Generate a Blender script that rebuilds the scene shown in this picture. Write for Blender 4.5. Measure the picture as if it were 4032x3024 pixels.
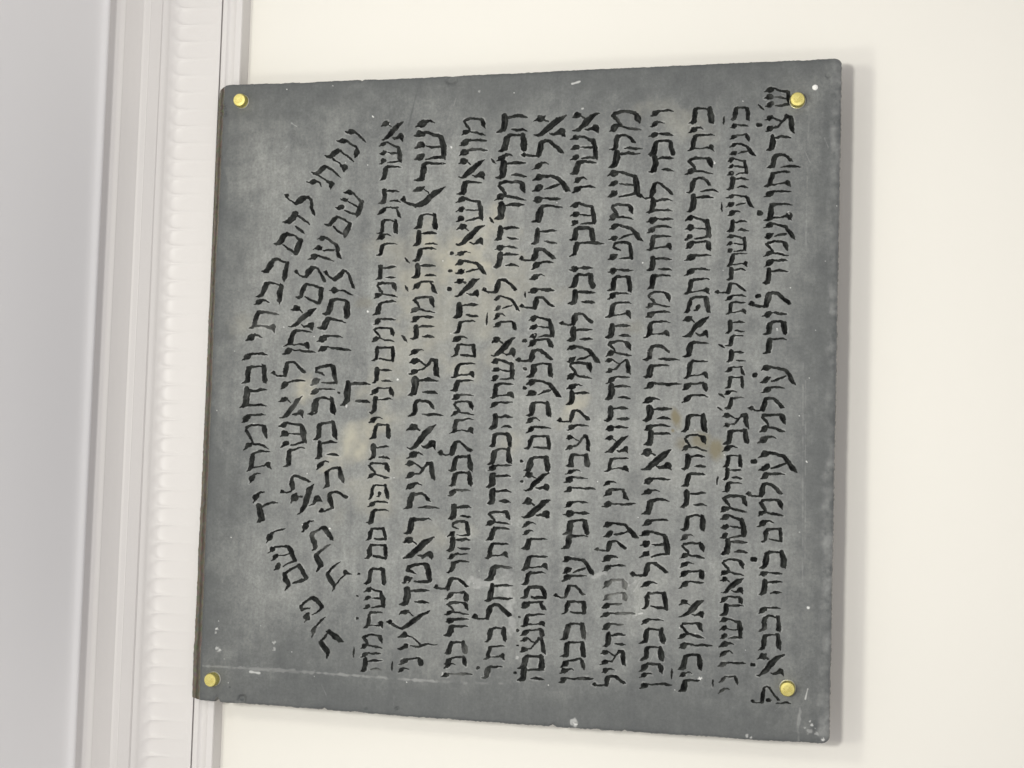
import bpy, math, random
import numpy as np
from mathutils import Matrix, Vector

random.seed(7)
RS = np.random.RandomState(11)
sc = bpy.context.scene
for o in list(bpy.data.objects):
    bpy.data.objects.remove(o)

# ---------------------------------------------------------------- camera
Z0 = 2.60                                   # height of the plaque centre above the floor
CAM = np.array([-0.08283335, -1.45009705, -0.36198953])
ROT = np.array([[0.0279884, 0.23652099, -0.97122318],      # camera right
                [0.99773654, -0.06603996, 0.01266981],     # camera up
                [-0.06114287, -0.96937946, -0.23783399]])  # camera back
FPX = 5468.0                                # focal length, photograph pixels (4032 wide)
cd = bpy.data.cameras.new('camera')
cam = bpy.data.objects.new('camera', cd)
sc.collection.objects.link(cam)
sc.camera = cam
M4 = Matrix([[ROT[0][0], ROT[1][0], ROT[2][0], CAM[0]],
             [ROT[0][1], ROT[1][1], ROT[2][1], CAM[1]],
             [ROT[0][2], ROT[1][2], ROT[2][2], CAM[2] + Z0],
             [0, 0, 0, 1]])
cam.matrix_world = M4
cd.sensor_fit = 'HORIZONTAL'
cd.sensor_width = 36.0
cd.lens = 36.0 * FPX / 4032.0
cd.clip_start = 0.02
cd.clip_end = 100.0

# ---------------------------------------------------------------- world, lamps, exposure
w = bpy.data.worlds.new('World')
sc.world = w
w.use_nodes = True
WN, WL = w.node_tree.nodes, w.node_tree.links
bg = WN['Background']
wtc = WN.new('ShaderNodeTexCoord')
wsx = WN.new('ShaderNodeSeparateXYZ')
WL.new(wtc.outputs['Generated'], wsx.inputs['Vector'])
wmr = WN.new('ShaderNodeMapRange')                # the room: pale floor below, dimmer walls around
wmr.inputs['From Min'].default_value = -1.0; wmr.inputs['From Max'].default_value = 0.45
wmr.inputs['To Min'].default_value = 1.0; wmr.inputs['To Max'].default_value = 0.0
WL.new(wsx.outputs['Z'], wmr.inputs['Value'])
wrp = WN.new('ShaderNodeValToRGB')
WL.new(wmr.outputs['Result'], wrp.inputs['Fac'])
wrp.color_ramp.elements[0].color = (0.19, 0.181, 0.186, 1)
wrp.color_ramp.elements[1].color = (0.98, 0.94, 0.955, 1)
WL.new(wrp.outputs['Color'], bg.inputs['Color'])
bg.inputs['Strength'].default_value = 0.82

def lamp(name, loc, target, size, power, col):
    ld = bpy.data.lights.new(name, 'AREA')
    ld.shape = 'DISK'
    ld.size = size
    ld.energy = power
    ld.color = col
    lo = bpy.data.objects.new(name, ld)
    sc.collection.objects.link(lo)
    lo.location = (loc[0], loc[1], loc[2] + Z0)
    d = Vector((target[0], target[1], target[2] + Z0)) - lo.location
    lo.rotation_euler = d.to_track_quat('-Z', 'Y').to_euler()
    return lo
WARM = (1.0, 0.985, 0.88)
lamp('room_lamp', (-0.21, -1.05, 0.40), (0.0, 0, -1.50), 0.17, 2.75, WARM)
lamp('room_lamp', (0.23, -1.05, 0.40), (0.05, 0, -1.50), 0.17, 3.05, WARM)
lamp('room_lamp', (0.05, -1.75, 0.12), (0.0, 0, 0.0), 0.16, 13.0, (1.0, 0.98, 0.93))

vs = sc.view_settings
vs.view_transform = 'Standard'
vs.look = 'None'
vs.exposure = 0.03
vs.gamma = 1.0
vs.use_curve_mapping = False
sc.render.engine = 'CYCLES'
sc.cycles.use_denoising = True
sc.cycles.max_bounces = 6

# ---------------------------------------------------------------- helpers
C = sc.collection

def ray(px, py):
    """direction(s) of the photograph pixel(s), world axes"""
    px = np.asarray(px, float); py = np.asarray(py, float)
    d = np.stack([(px - 2016) / FPX, -(py - 1512) / FPX, -np.ones_like(px)], -1)
    return d @ ROT

def to_plane(px, py, y=0.0):
    """photograph pixel -> (X, Z) on the plane at depth y (relative to the plaque front)"""
    d = ray(px, py)
    k = (y - CAM[1]) / d[..., 1]
    return CAM[0] + d[..., 0] * k, CAM[2] + d[..., 2] * k

def mesh_np(name, verts, quads, mat=None, parent=None, smooth=True, tris=None):
    me = bpy.data.meshes.new(name)
    v = np.ascontiguousarray(verts, dtype=np.float32)
    q = np.ascontiguousarray(quads, dtype=np.int32).reshape(-1, 4)
    me.vertices.add(len(v)); me.vertices.foreach_set('co', v.ravel())
    me.loops.add(q.size); me.loops.foreach_set('vertex_index', q.ravel())
    me.polygons.add(len(q))
    me.polygons.foreach_set('loop_start', np.arange(0, q.size, 4, dtype=np.int32))
    me.polygons.foreach_set('loop_total', np.full(len(q), 4, dtype=np.int32))
    me.polygons.foreach_set('use_smooth', np.full(len(q), smooth, dtype=bool))
    me.update(calc_edges=True)
    me.validate()
    o = bpy.data.objects.new(name, me)
    C.objects.link(o)
    if mat: me.materials.append(mat)
    if parent: o.parent = parent
    return o

def empty(name, loc):
    o = bpy.data.objects.new(name, None)
    o.empty_display_size = 0.05
    C.objects.link(o)
    o.location = loc
    return o

def tag(o, label=None, cat=None, group=None, kind=None):
    if label: o['label'] = label
    if cat: o['category'] = cat
    if group: o['group'] = group
    if kind: o['kind'] = kind

def grid_quads(nu, nv, off=0):
    i = np.arange(nu - 1)[:, None] * nv + np.arange(nv - 1)[None, :]
    return (np.stack([i, i + nv, i + nv + 1, i + 1], -1).reshape(-1, 4) + off)

def vnoise(x, y, scale, seed):
    """smooth value noise in [-1, 1], x and y in any unit"""
    r = np.random.RandomState(seed)
    L = r.uniform(-1, 1, (256, 256))
    x = x / scale + 1000.37; y = y / scale + 1000.71
    xi = np.floor(x).astype(int); yi = np.floor(y).astype(int)
    fx = x - xi; fy = y - yi
    fx = fx * fx * (3 - 2 * fx); fy = fy * fy * (3 - 2 * fy)
    a = L[xi % 256, yi % 256]; b = L[(xi + 1) % 256, yi % 256]
    c = L[xi % 256, (yi + 1) % 256]; d = L[(xi + 1) % 256, (yi + 1) % 256]
    return (a * (1 - fx) + b * fx) * (1 - fy) + (c * (1 - fx) + d * fx) * fy

def fbm(x, y, scale, seed, n=4):
    s = 0; a = 1; t = 0
    for k in range(n):
        s = s + a * vnoise(x, y, scale / 2 ** k, seed + k); t += a; a *= 0.55
    return s / t

def sstep(a, b, x):
    t = np.clip((x - a) / (b - a), 0, 1)
    return t * t * (3 - 2 * t)

def new_mat(name):
    m = bpy.data.materials.new(name)
    m.use_nodes = True
    return m, m.node_tree.nodes, m.node_tree.links, m.node_tree.nodes['Principled BSDF']

def paint_mat(name, col, rough=0.55, var=0.03, bump=0.05, scale=60.0):
    m, N, L, b = new_mat(name)
    tc = N.new('ShaderNodeTexCoord')
    n1 = N.new('ShaderNodeTexNoise'); n1.inputs['Scale'].default_value = 3.0; n1.inputs['Detail'].default_value = 6
    L.new(tc.outputs['Object'], n1.inputs['Vector'])
    mx = N.new('ShaderNodeMix'); mx.data_type = 'RGBA'
    mx.inputs['A'].default_value = (*[c * (1 - var) for c in col], 1)
    mx.inputs['B'].default_value = (*[min(1, c * (1 + var)) for c in col], 1)
    L.new(n1.outputs['Fac'], mx.inputs['Factor'])
    L.new(mx.outputs['Result'], b.inputs['Base Color'])
    n2 = N.new('ShaderNodeTexNoise'); n2.inputs['Scale'].default_value = scale; n2.inputs['Detail'].default_value = 4
    L.new(tc.outputs['Object'], n2.inputs['Vector'])
    bp = N.new('ShaderNodeBump'); bp.inputs['Strength'].default_value = bump; bp.inputs['Distance'].default_value = 0.002
    L.new(n2.outputs['Fac'], bp.inputs['Height'])
    L.new(bp.outputs['Normal'], b.inputs['Normal'])
    b.inputs['Roughness'].default_value = rough
    b.inputs['Specular IOR Level'].default_value = 0.3
    return m

MAT_WALL = paint_mat('cream_wall_paint', (0.815, 0.80, 0.74), 0.6, 0.018, 0.06, 90)
MAT_CEIL = paint_mat('ceiling_paint', (0.795, 0.795, 0.805), 0.7, 0.012, 0.05, 50)
MAT_TRIM = paint_mat('white_trim_paint', (0.675, 0.66, 0.645), 0.42, 0.02, 0.05, 120)

# ---------------------------------------------------------------- wall, cornice, ceiling
WALL_Y = 0.050
XL, XR = -1.6, 1.6

def prof(points, ymid=1512.0):
    """list of (photo x on the middle row, depth y) -> list of (y, z)"""
    out = []
    for px, y in points:
        _, z = to_plane(px, ymid, y)
        out.append((y, float(z)))
    return out

wall = mesh_np('wall', [(XL, WALL_Y, Z0 - 2.6), (XR, WALL_Y, Z0 - 2.6), (XR, WALL_Y, Z0 + 0.9), (XL, WALL_Y, Z0 + 0.9)],
               [(0, 1, 2, 3)], MAT_WALL, None, False)
tag(wall, kind='structure')

def smooth_prof(p, n):
    """Catmull-Rom through profile points"""
    p = np.array(p); out = []
    for i in range(len(p) - 1):
        p0 = p[max(i - 1, 0)]; p1 = p[i]; p2 = p[i + 1]; p3 = p[min(i + 2, len(p) - 1)]
        for k in range(n):
            t = k / n
            out.append(0.5 * ((2 * p1) + (-p0 + p2) * t + (2 * p0 - 5 * p1 + 4 * p2 - p3) * t * t + (-p0 + 3 * p1 - 3 * p2 + p3) * t ** 3))
    out.append(p[-1])
    return [tuple(q) for q in out]

def extrude(name, profile, mat, parent, smooth, sag=0.0):
    xs = np.linspace(XL, XR, 60)
    P = np.array(profile)
    V = np.zeros((len(xs), len(P), 3))
    V[:, :, 0] = xs[:, None]
    V[:, :, 1] = P[None, :, 0]
    V[:, :, 2] = P[None, :, 1] + Z0
    wob = np.interp(xs, np.linspace(XL, XR, 9), RS.uniform(-1, 1, 9)) * sag
    V[:, :, 1] += wob[:, None]
    o = mesh_np(name, V.reshape(-1, 3), grid_quads(len(xs), len(P)), mat, parent, smooth)
    return o

cornice = empty('cornice', (0, WALL_Y, Z0 + 0.36))
tag(cornice, 'white painted plaster cornice with a fluted frieze along the ceiling', 'cornice')
INV = Matrix.Translation(-Vector(cornice.location))
def under(o, root):
    o.parent = root
    o.matrix_parent_inverse = Matrix.Translation(-Vector(root.location))

bead = prof([(929, WALL_Y + .001), (897, .0262), (893, .0248), (872, .0238)], 1512)
bead += smooth_prof(prof([(870, .0240), (862, .0256), (852, .0262), (843, .0250), (838, .0238)]), 4)
bead += prof([(834, .0230), (818, .0226), (816, .0240), (814, .0250), (812.5, .0250)])
under(extrude('bead_moulding', bead, MAT_TRIM, None, False), cornice)

# fluted frieze: upright board whose flutes end in rounded hoods that roll forward
fr_prof = smooth_prof(prof([(812, .0250), (811, .0224), (808, .020), (760, .0195), (700, .0185), (660, .0165), (632, .0130), (612, .0085), (596, .0035), (578, -.001)]), 12)
FP = np.array(fr_prof)
pitch = 0.0202
per = 24
nx = int((XR - XL) / pitch) * per
xs = np.linspace(XL, XR, nx + 1)
ph = ((xs - 0.004) / pitch) % 1.0
arc = np.r_[0, np.cumsum(np.hypot(np.diff(FP[:, 0]), np.diff(FP[:, 1])))]
zb = FP[:, 1]
z_lo = prof([(803, .020)])[0][1]; z_hi = prof([(604, .006)])[0][1]
V = np.zeros((nx + 1, len(FP), 3))
V[:, :, 0] = xs[:, None]
V[:, :, 1] = FP[None, :, 0]
V[:, :, 2] = FP[None, :, 1]
uu = (ph[:, None] - 0.5) / 0.45                                   # across one flute
cross = np.sqrt(np.clip(1 - uu * uu, 0, 1))
hood = z_hi - 0.0085 * (1 - cross) + (RS.uniform(-.0008, .0008, 400))[np.floor((xs - 0.004) / pitch).astype(int) % 400][:, None]                                # rounded upper end
dn = hood - zb[None, :]
prof_d = sstep(0, 0.0075, dn) * (0.0003 + 0.0015 * sstep(0.034, 0.002, dn))
foot = sstep(z_lo, z_lo + .006, zb)[None, :]
fid = np.floor((xs - 0.004) / pitch).astype(int)
depth = prof_d * (0.8 + 0.4 * RS.rand(400))[fid % 400][:, None] * foot * np.clip(cross, 0, 1) ** .9
V[:, :, 1] += depth
V[:, :, 2] += Z0
o = mesh_np('fluted_frieze', V.reshape(-1, 3), grid_quads(nx + 1, len(FP)), MAT_TRIM, None, True)
under(o, cornice)

up = prof([(578, -.001), (576.5, -.0014), (575, -.0022), (572, -.0034), (529, -.0150), (527.5, -.0156)])
up += prof([(526, -.0158), (520, -.0172), (508, -.0200), (503, -.0210), (501.5, -.0213)])
up += smooth_prof(prof([(500, -.0216), (480, -.0282), (455, -.0368), (432, -.0450), (425, -.0476), (405, -.0530), (385, -.0580), (366, -.0640)]), 6)
up += prof([(365, -.0646), (361, -.0668)])
under(extrude('crown_moulding', up, MAT_TRIM, None, False, .0006), cornice)

_, zc = to_plane(343.0, 1512.0, -.083)
zc = float(zc)
# ceiling: flat sheet meeting the crown with a soft plaster radius
ce = smooth_prof([up[-1], (-.078, zc - .0035), (-.092, zc - .0008), (-.115, zc), (-.20, zc)], 5) + [(-4.5, zc)]
ceil = extrude('ceiling', ce, MAT_CEIL, None, True)
tag(ceil, kind='structure')

# ---------------------------------------------------------------- the inscription: where each carved letter stands
# tiles A B C D start at photo x = 900 1600 2400 2100, rows 0 1 2 3 at photo y = 300 1000 1700 2200; unit 800/1659 px
TX = {'A': 900, 'B': 1600, 'C': 2400, 'D': 2100}
TY = [300, 1000, 1700, 2200]
UN = 800.0 / 1659.0

# strokes in a letter's own box: (u along the letter's height, v from its right side to its left, half width)
G = {
'v': (200, [[(0,.95,3),(.1,.85,8),(.19,.56,20),(.26,.44,19),(.33,.26,11),(.48,.2,8),(.78,.22,10),(1,.3,3)]]),
'z': (200, [[(0,.7,3),(.1,.64,8),(.2,.52,21),(.27,.45,17),(.36,.38,8),(.42,.36,4)],[(.42,.38,5),(.6,.36,11),(.8,.4,11),(1,.5,3)]]),
'y': (125, [[(0,.97,3),(.14,.84,8),(.3,.56,19),(.4,.44,19),(.55,.24,11),(.76,.2,7),(1,.45,3)]]),
'N': (265, [[(0,.92,3),(.08,.8,8),(.15,.54,20),(.19,.46,17),(.26,.3,8),(.38,.4,7),(.7,.42,11),(.85,.38,10),(1,.45,3)]]),
'r': (190, [[(0,.95,4),(.12,.92,11),(.23,.82,17),(.27,.5,20),(.3,.22,17),(.38,.1,12),(.55,.08,9),(.85,.08,8),(1,.14,3)]]),
'd': (190, [[(0,.96,4),(.12,.92,13),(.22,.78,18),(.25,.4,20),(.25,.08,18)],[(.3,.17,5),(.5,.13,9),(.65,.1,11),(.82,.1,10),(1,.16,3)]]),
'h': (190, [[(0,.96,4),(.12,.92,13),(.22,.78,18),(.25,.4,20),(.25,.08,18)],[(.3,.17,5),(.5,.13,9),(.68,.1,11),(.82,.1,10),(1,.15,3)],[(.5,.82,4),(.66,.8,10),(.85,.82,10),(1,.88,3)]]),
'H': (220, [[(0,.96,4),(.12,.92,13),(.2,.78,18),(.25,.4,20),(.27,.08,17)],[(.28,.12,11),(.55,.1,9),(.75,.06,10),(1,.1,3)],[(.28,.84,9),(.55,.8,9),(.8,.82,10),(1,.85,3)]]),
'b': (200, [[(0,.96,4),(.12,.93,12),(.22,.82,17),(.25,.5,19),(.28,.22,17),(.38,.1,11),(.6,.08,8),(.78,.12,8)],[(.8,.02,4),(.86,.1,14),(.88,.5,19),(.9,.8,19),(.97,1,4)]]),
'k': (190, [[(0,.96,4),(.12,.93,12),(.22,.82,17),(.25,.5,19),(.28,.22,17),(.38,.08,11),(.6,.06,9),(.78,.07,12),(.86,.15,16),(.89,.55,18),(.92,.85,16),(.96,1,4)]]),
'g': (195, [[(0,.74,3),(.1,.66,9),(.19,.46,20),(.25,.36,17),(.34,.17,9),(.6,.15,8),(.85,.13,8)],[(.78,.2,6),(.85,.5,12),(.9,.75,15),(1,1,4)]]),
'n': (195, [[(0,.8,3),(.1,.7,9),(.19,.46,20),(.25,.36,17),(.34,.15,9),(.55,.14,8),(.8,.1,9)],[(.84,.14,11),(.88,.4,17),(.91,.7,17),(.96,1,4)]]),
'T': (210, [[(0,.98,4),(.12,.93,11),(.2,.8,16),(.24,.45,18),(.28,.2,16),(.36,.1,11),(.6,.07,9),(.85,.07,8),(1,.1,3)],[(.2,.84,9),(.35,.82,7),(.55,.8,6),(.74,.77,9)],[(.78,.76,11),(.87,.72,20),(.91,.84,14),(.98,1,3)]]),
'M': (195, [[(0,.96,4),(.12,.92,10),(.2,.8,14),(.22,.4,17),(.28,.12,13)],[(.28,.11,11),(.6,.08,9),(.93,.08,9)],[(.9,.12,15),(.91,.5,16),(.93,.92,14)],[(.36,.82,7),(.6,.9,10),(.93,.93,9)]]),
's': (195, [[(0,.96,4),(.12,.92,10),(.2,.8,14),(.22,.45,17),(.3,.15,13)],[(.3,.13,11),(.6,.08,10),(.8,.12,10)],[(.8,.14,12),(.88,.5,16),(.93,.9,12)],[(.42,.85,7),(.6,.9,10),(.93,.92,9)]]),
'l': (285, [[(0,.82,3),(.08,.8,17)],[(.08,.82,8),(.2,.92,8),(.34,.93,8),(.41,.88,13)],[(.41,.87,15),(.45,.5,20),(.48,.22,16)],[(.48,.18,14),(.57,.08,10),(.68,.13,11),(.82,.45,13),(.94,.7,14),(1,.76,4)]]),
'a': (200, [[(0,.93,4),(.1,.95,7),(.25,.84,15),(.5,.53,19),(.75,.22,18),(1,.04,5)],[(0,.25,4),(.09,.2,10),(.19,.14,21),(.25,.12,17),(.33,.06,6)],[(.3,.16,6),(.45,.28,6)],[(.5,.82,5),(.62,.88,9),(.75,.82,13),(.88,.76,21),(.92,.86,14),(.97,1,3)]]),
'S': (210, [[(0,.2,4),(.09,.17,9),(.18,.12,19),(.24,.1,17),(.31,.05,9),(.55,.14,9),(.78,.21,11)],[(.83,.23,15),(.89,.55,19),(.91,.82,16),(.97,.92,4)],[(0,.57,4),(.09,.54,9),(.18,.49,19),(.24,.47,16),(.29,.43,6)],[(.36,.49,4),(.55,.53,9),(.82,.54,7)],[(0,.98,4),(.09,.94,9),(.17,.87,19),(.23,.84,16),(.28,.79,6)],[(.37,.95,5),(.6,.9,9),(.87,.87,10)]]),
'e': (260, [[(0,.29,4),(.07,.24,9),(.15,.17,20),(.2,.14,18),(.28,.09,10),(.5,.16,10),(.68,.25,12),(.8,.5,16),(.9,.8,16),(1,.95,4)],[(0,.87,4),(.07,.83,9),(.15,.75,20),(.2,.71,18),(.27,.64,6)],[(.33,.79,5),(.5,.69,10),(.7,.58,7)]]),
'm': (205, [[(.12,.22,7),(.18,.12,12),(.35,.06,10),(.65,.05,9),(.82,.09,12),(.86,.18,17),(.89,.32,18),(.96,.56,5)],[(.12,.22,11),(.22,.38,12),(.32,.55,10),(.36,.68,8)],[(.34,.72,8),(.6,.8,9),(.8,.86,10),(1,.93,3)],[(0,.96,4),(.09,.9,9),(.17,.79,20),(.23,.75,16),(.31,.69,8)]]),
'p': (210, [[(0,.95,4),(.1,.9,12),(.17,.75,15),(.2,.4,16),(.28,.15,13),(.45,.05,10),(.75,.06,11)],[(.85,.08,16),(.88,.5,18),(.92,.85,16),(1,1,4)],[(.4,.83,6),(.5,.8,9),(.55,.62,17)]]),
'q': (285, [[(0,.93,4),(.1,.9,10),(.18,.77,16),(.2,.4,18),(.25,.15,15),(.35,.07,11),(.5,.08,11),(.6,.2,12),(.68,.4,14),(.74,.52,4)],[(.42,.85,4),(.58,.83,11),(.8,.84,12),(1,.9,3)]]),
't': (215, [[(.5,.5,4),(.38,.42,9),(.2,.32,11),(.24,.16,12),(.45,.06,11),(.75,.06,12),(.84,.12,16),(.89,.5,18),(.93,.82,15)],[(.42,.88,5),(.7,.87,10),(.93,.84,11)],[(0,.97,4),(.1,.92,9),(.19,.8,21),(.25,.76,16),(.33,.7,8)]]),
'c': (240, [[(0,.23,4),(.08,.21,9),(.16,.15,21),(.22,.13,17),(.3,.12,7),(.45,.3,7),(.56,.38,8)],[(0,.87,4),(.08,.83,9),(.16,.74,21),(.22,.71,16),(.29,.68,7),(.45,.64,9),(.6,.38,10),(.74,.12,12)],[(.75,.1,14),(.88,.14,15),(.9,.5,19),(.92,.8,16),(1,1,4)]]),
'K': (290, [[(0,.96,4),(.1,.9,10),(.17,.8,15),(.2,.45,18),(.24,.15,15),(.32,.08,10),(.6,.1,11),(.8,.1,12),(1,.2,3)]]),
'L': (370, [[(0,.62,4),(.07,.62,19)],[(.1,.66,9),(.22,.83,10),(.36,.92,12)],[(.34,.94,12),(.5,.78,19),(.75,.42,21),(1,.08,5)],[(.3,.29,4),(.38,.22,14),(.46,.17,19),(.53,.1,8)],[(.53,.2,6),(.62,.34,6)]],),
'F': (260, [[(0,.25,4),(.1,.2,12),(.2,.12,17)],[(.26,.16,5),(.45,.42,6),(.58,.66,6)],[(0,.92,4),(.1,.86,12),(.2,.76,17),(.26,.7,6)],[(.35,.75,4),(.52,.74,7),(.7,.66,9),(1,.66,3)]]),
}
G['V'] = (200, [[(0,.5,9),(.1,.3,9)]])

LINES = []
def line(txt):
    L = []
    tile = None
    for tok in txt.replace('\n', ';').split(';'):
        p = tok.split()
        if not p: continue
        if len(p) == 1:
            tile = p[0]; continue
        L.append((tile, p[0], [float(t) for t in p[1:]]))
    LINES.append(L)

# '*' entries: centre x, centre y, height, width, tilt in degrees; plain: x0 y0 x1 y1
line("""A0;*v 1040 492 190 72 40;*n 980 573 205 78 38;*T 905 670 215 125 40;*T 800 805 215 130 40;*y 705 868 122 62 32
*l 598 1019 300 120 36;*h 560 1193 205 125 32;*M 490 1352 212 140 27
A1;*b 392 111 215 158 20;*b 342 303 215 155 15;*y 268 393 125 65 5;*T 285 545 225 165 9;*y 208 680 142 74 5
*v 215 838 210 76 0;*b 213 981 210 162 0;*H 205 1178 226 167 0;*v 205 1335 200 74 -5;*m 220 1497 207 217 -3
A2;*T 243 235 205 162 -6;*y 212 370 125 62 -25;*y 243 527 132 65 -25;*d 312 652 212 142 -16
*v 385 840 200 76 -22;*S 440 1010 205 190 -18;*M 525 1185 215 140 -30;*t 665 1440 212 150 -35
A3;*v 730 555 195 58 -45;*b 817 688 200 158 -45""")
line("""A0;*S 1005 1040 200 182 28;*M 900 1210 200 125 30;*e 825 1395 235 152 18;*v 755 1495 205 70 18
A1;*l 672 150 277 122 20;*M 665 315 215 145 14;*a 603 522 205 192 8;*T 570 692 215 150 8;*N 577 797 265 70 4
*l 487 936 290 130 0;*v 520 1060 205 75 -6;*a 515 1252 195 180 -3;*S 525 1465 220 215 -5
A2;*r 535 205 192 150 -8;*l 530 420 280 130 -20;*a 630 553 232 165 -30
*y 643 760 132 66 -28;*k 740 865 207 145 -28;*r 775 1025 225 122 -38;*T 875 1175 215 152 -42""")
line("""A1;*l 920 182 290 122 30;*z 920 312 205 72 15;*k 885 435 215 155 10;*r 845 575 215 108 12;*v 830 690 210 68 3;*N 865 780 280 62 4
*t 780 988 222 165 0;*v 765 1120 208 60 0;*b 762 1236 222 145 0;*b 785 1442 195 155 -4
A2;*h 797 148 195 145 -6;*y 765 265 112 62 -12;*k 848 368 180 152 -12;*l 845 558 272 150 -24
A1;h 915 1035 1158 1240;. 905 1130 12""")
line("""A0;a 1248 365 1430 530;S 1228 535 1418 720;r 1230 730 1415 852;h 1230 925 1405 1042;g 1215 1058 1412 1158;b 1213 1165 1388 1288;y 1205 1280 1330 1340;r 1202 1355 1378 1468
A1;h 1200 95 1372 215;m 1190 232 1375 362;r 1180 380 1368 498;v 1180 518 1358 578;m 1170 595 1357 725;M 1168 750 1355 875;h 1172 932 1338 1055;n 1157 1085 1348 1168;d 1150 1170 1338 1300;y 1143 1322 1260 1382;b 1150 1385 1325 1515
A2;h 1142 110 1322 232;m 1130 250 1318 390;p 1140 425 1308 552;v 1130 560 1305 615;r 1122 630 1310 755;s 1115 778 1295 888;M 1112 915 1293 1038;k 1108 1108 1285 1250;S 1105 1268 1278 1448;T 1100 1465 1265 1608;. 1062 1160 11;. 1050 1342 11;. 1050 1523 13
A3;m 1075 615 1260 740;v 1075 760 1245 803;h 1073 818 1252 925;| 1020 722 1019 805""")
line("""B0;y 75 352 235 420;S 65 440 330 690;r 70 695 322 858;L -52 885 320 1080;b 65 1118 258 1250;h 55 1265 250 1392;r 50 1400 248 1515
B1;h 48 80 240 200;g 45 215 245 318;m 35 345 235 492;v 35 500 230 565;h 35 580 228 697;y 28 768 148 830;c 22 850 268 1003;h 12 1012 258 1160;q 8 1185 305 1335;a 5 1385 240 1602
B2;y 0 155 138 222;c -5 240 235 398;y -8 410 125 478;q -25 493 272 640;r -20 700 205 838;a -30 860 218 1042;t -40 1072 205 1245;h -55 1278 188 1415
A2;L 1285 1440 1640 1618
A3;F 1380 605 1705 748;n 1390 805 1590 880;y 1382 885 1475 930;| 1340 840 1338 922
A1;' 1440 35 1478 78;' 1442 262 1475 310;' 1415 668 1462 718""")
line("""B0;m 450 340 655 495;v 428 508 655 575;v 428 585 660 655;a 428 675 638 838;r 412 855 625 968;S 408 990 630 1190;a 412 1208 632 1385;y 405 1425 525 1470;. 370 1447 18;e 402 1498 660 1625;. 360 1587 18
B1;a 395 195 595 352;. 357 287 18;h 382 400 590 528;r 388 542 562 652;y 372 668 500 715;M 368 733 570 842;T 365 890 562 1010;r 360 1025 550 1122;v 362 1140 558 1192;m 365 1200 550 1325;T 352 1342 552 1470;l 260 1520 538 1645
B2;b 350 190 542 322;b 345 325 535 445;v 338 465 528 525;h 342 602 528 715;t 338 728 520 862;h 330 868 522 970;v 332 985 512 1040;r 328 1050 512 1155;l 220 1185 512 1292;n 315 1300 512 1390;m 315 1388 508 1502;v 315 1518 505 1560
B3;r 308 540 500 635;b 308 668 495 780;n 305 795 495 875;y 305 850 405 895;N 285 920 540 970""")
line("""B0;h 742 312 988 465;b 750 465 988 615;y 737 628 872 695;h 733 690 978 838;m 725 855 978 1022;d 720 1035 965 1170;' 690 675 735 718;' 675 1155 720 1205;h 718 1225 918 1345;z 725 1370 918 1430;h 710 1440 915 1565
B1;l 612 195 905 320;e 710 335 925 480;y 703 478 815 535;n 700 545 898 618;| 660 482 654 588;a 695 680 888 840;S 692 855 888 1040;T 682 1050 878 1180;v 682 1198 872 1258;h 675 1315 868 1432;k 668 1460 860 1575
B2;b 662 130 860 265;v 663 262 852 320;d 655 345 852 455;h 655 470 852 592;m 650 648 850 770;r 645 782 845 890;T 642 905 838 1035;r 638 1095 870 1218;H 635 1240 870 1390;l 530 1400 860 1535
B3;b 635 555 820 682;T 630 705 812 825;. 585 893 14;r 612 870 785 978""")
line("""B0;a 1042 320 1302 495;l 930 515 1288 665;y 1030 690 1165 770;e 1030 800 1340 955;z 1030 975 1262 1040;r 1022 1048 1270 1195;h 1020 1248 1228 1378;l 915 1402 1218 1510;v 1015 1500 1210 1588
B1;y 1008 155 1128 215;z 1000 268 1208 325;l 925 345 1208 452;| 971 300 967 355;S 1000 502 1210 690;n 990 690 1200 770;. 965 707 17;l 890 775 1197 885;b 982 890 1200 1010;. 967 938 18;e 978 1020 1260 1178;. 965 1095 18;b 972 1200 1185 1330;y 970 1330 1090 1388;v 968 1400 1178 1470;M 962 1482 1178 1598
B2;k 960 200 1170 322;. 942 240 16;. 943 410 16;a 958 328 1170 488;a 945 548 1168 708;y 945 728 1062 778;y 942 798 1045 848;r 940 865 1148 960;T 940 1008 1153 1128;r 932 1142 1135 1250;s 930 1258 1145 1365;g 930 1380 1140 1460;T 928 1485 1135 1592;. 917 1515 11;. 908 1620 12
B3;n 925 575 1132 638;c 928 638 1135 778;b 912 785 1132 898;h 907 893 1125 1000;. 908 705 10;. 892 935 15""")
line("""B0;a 1355 295 1572 455;S 1340 475 1565 690;r 1335 690 1555 802;y 1355 818 1478 878;v 1350 888 1548 958;S 1340 1030 1552 1222;k 1330 1232 1542 1345;K 1328 1350 1620 1470;z 1330 1540 1532 1605
B1;k 1328 160 1540 278;h 1325 300 1542 412;l 1248 475 1528 585;h 1312 605 1522 712;e 1312 740 1575 900;m 1312 880 1520 1028;y 1312 1055 1438 1108;d 1300 1125 1502 1230;l 1228 1270 1502 1378;v 1305 1385 1490 1445;c 1300 1475 1500 1620
B2;b 1298 180 1495 288;y 1298 300 1420 352;v 1285 362 1485 422;N 1285 440 1550 498;v 1285 560 1492 622;z 1283 640 1498 695;k 1283 715 1487 840;r 1268 840 1475 958;e 1270 1012 1535 1180;v 1268 1162 1475 1222;l 1198 1240 1460 1358;M 1265 1382 1470 1488
B3;b 1258 520 1468 665;b 1255 672 1465 808;n 1253 812 1463 912;y 1253 885 1368 940;N 1240 952 1535 1015""")
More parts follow.
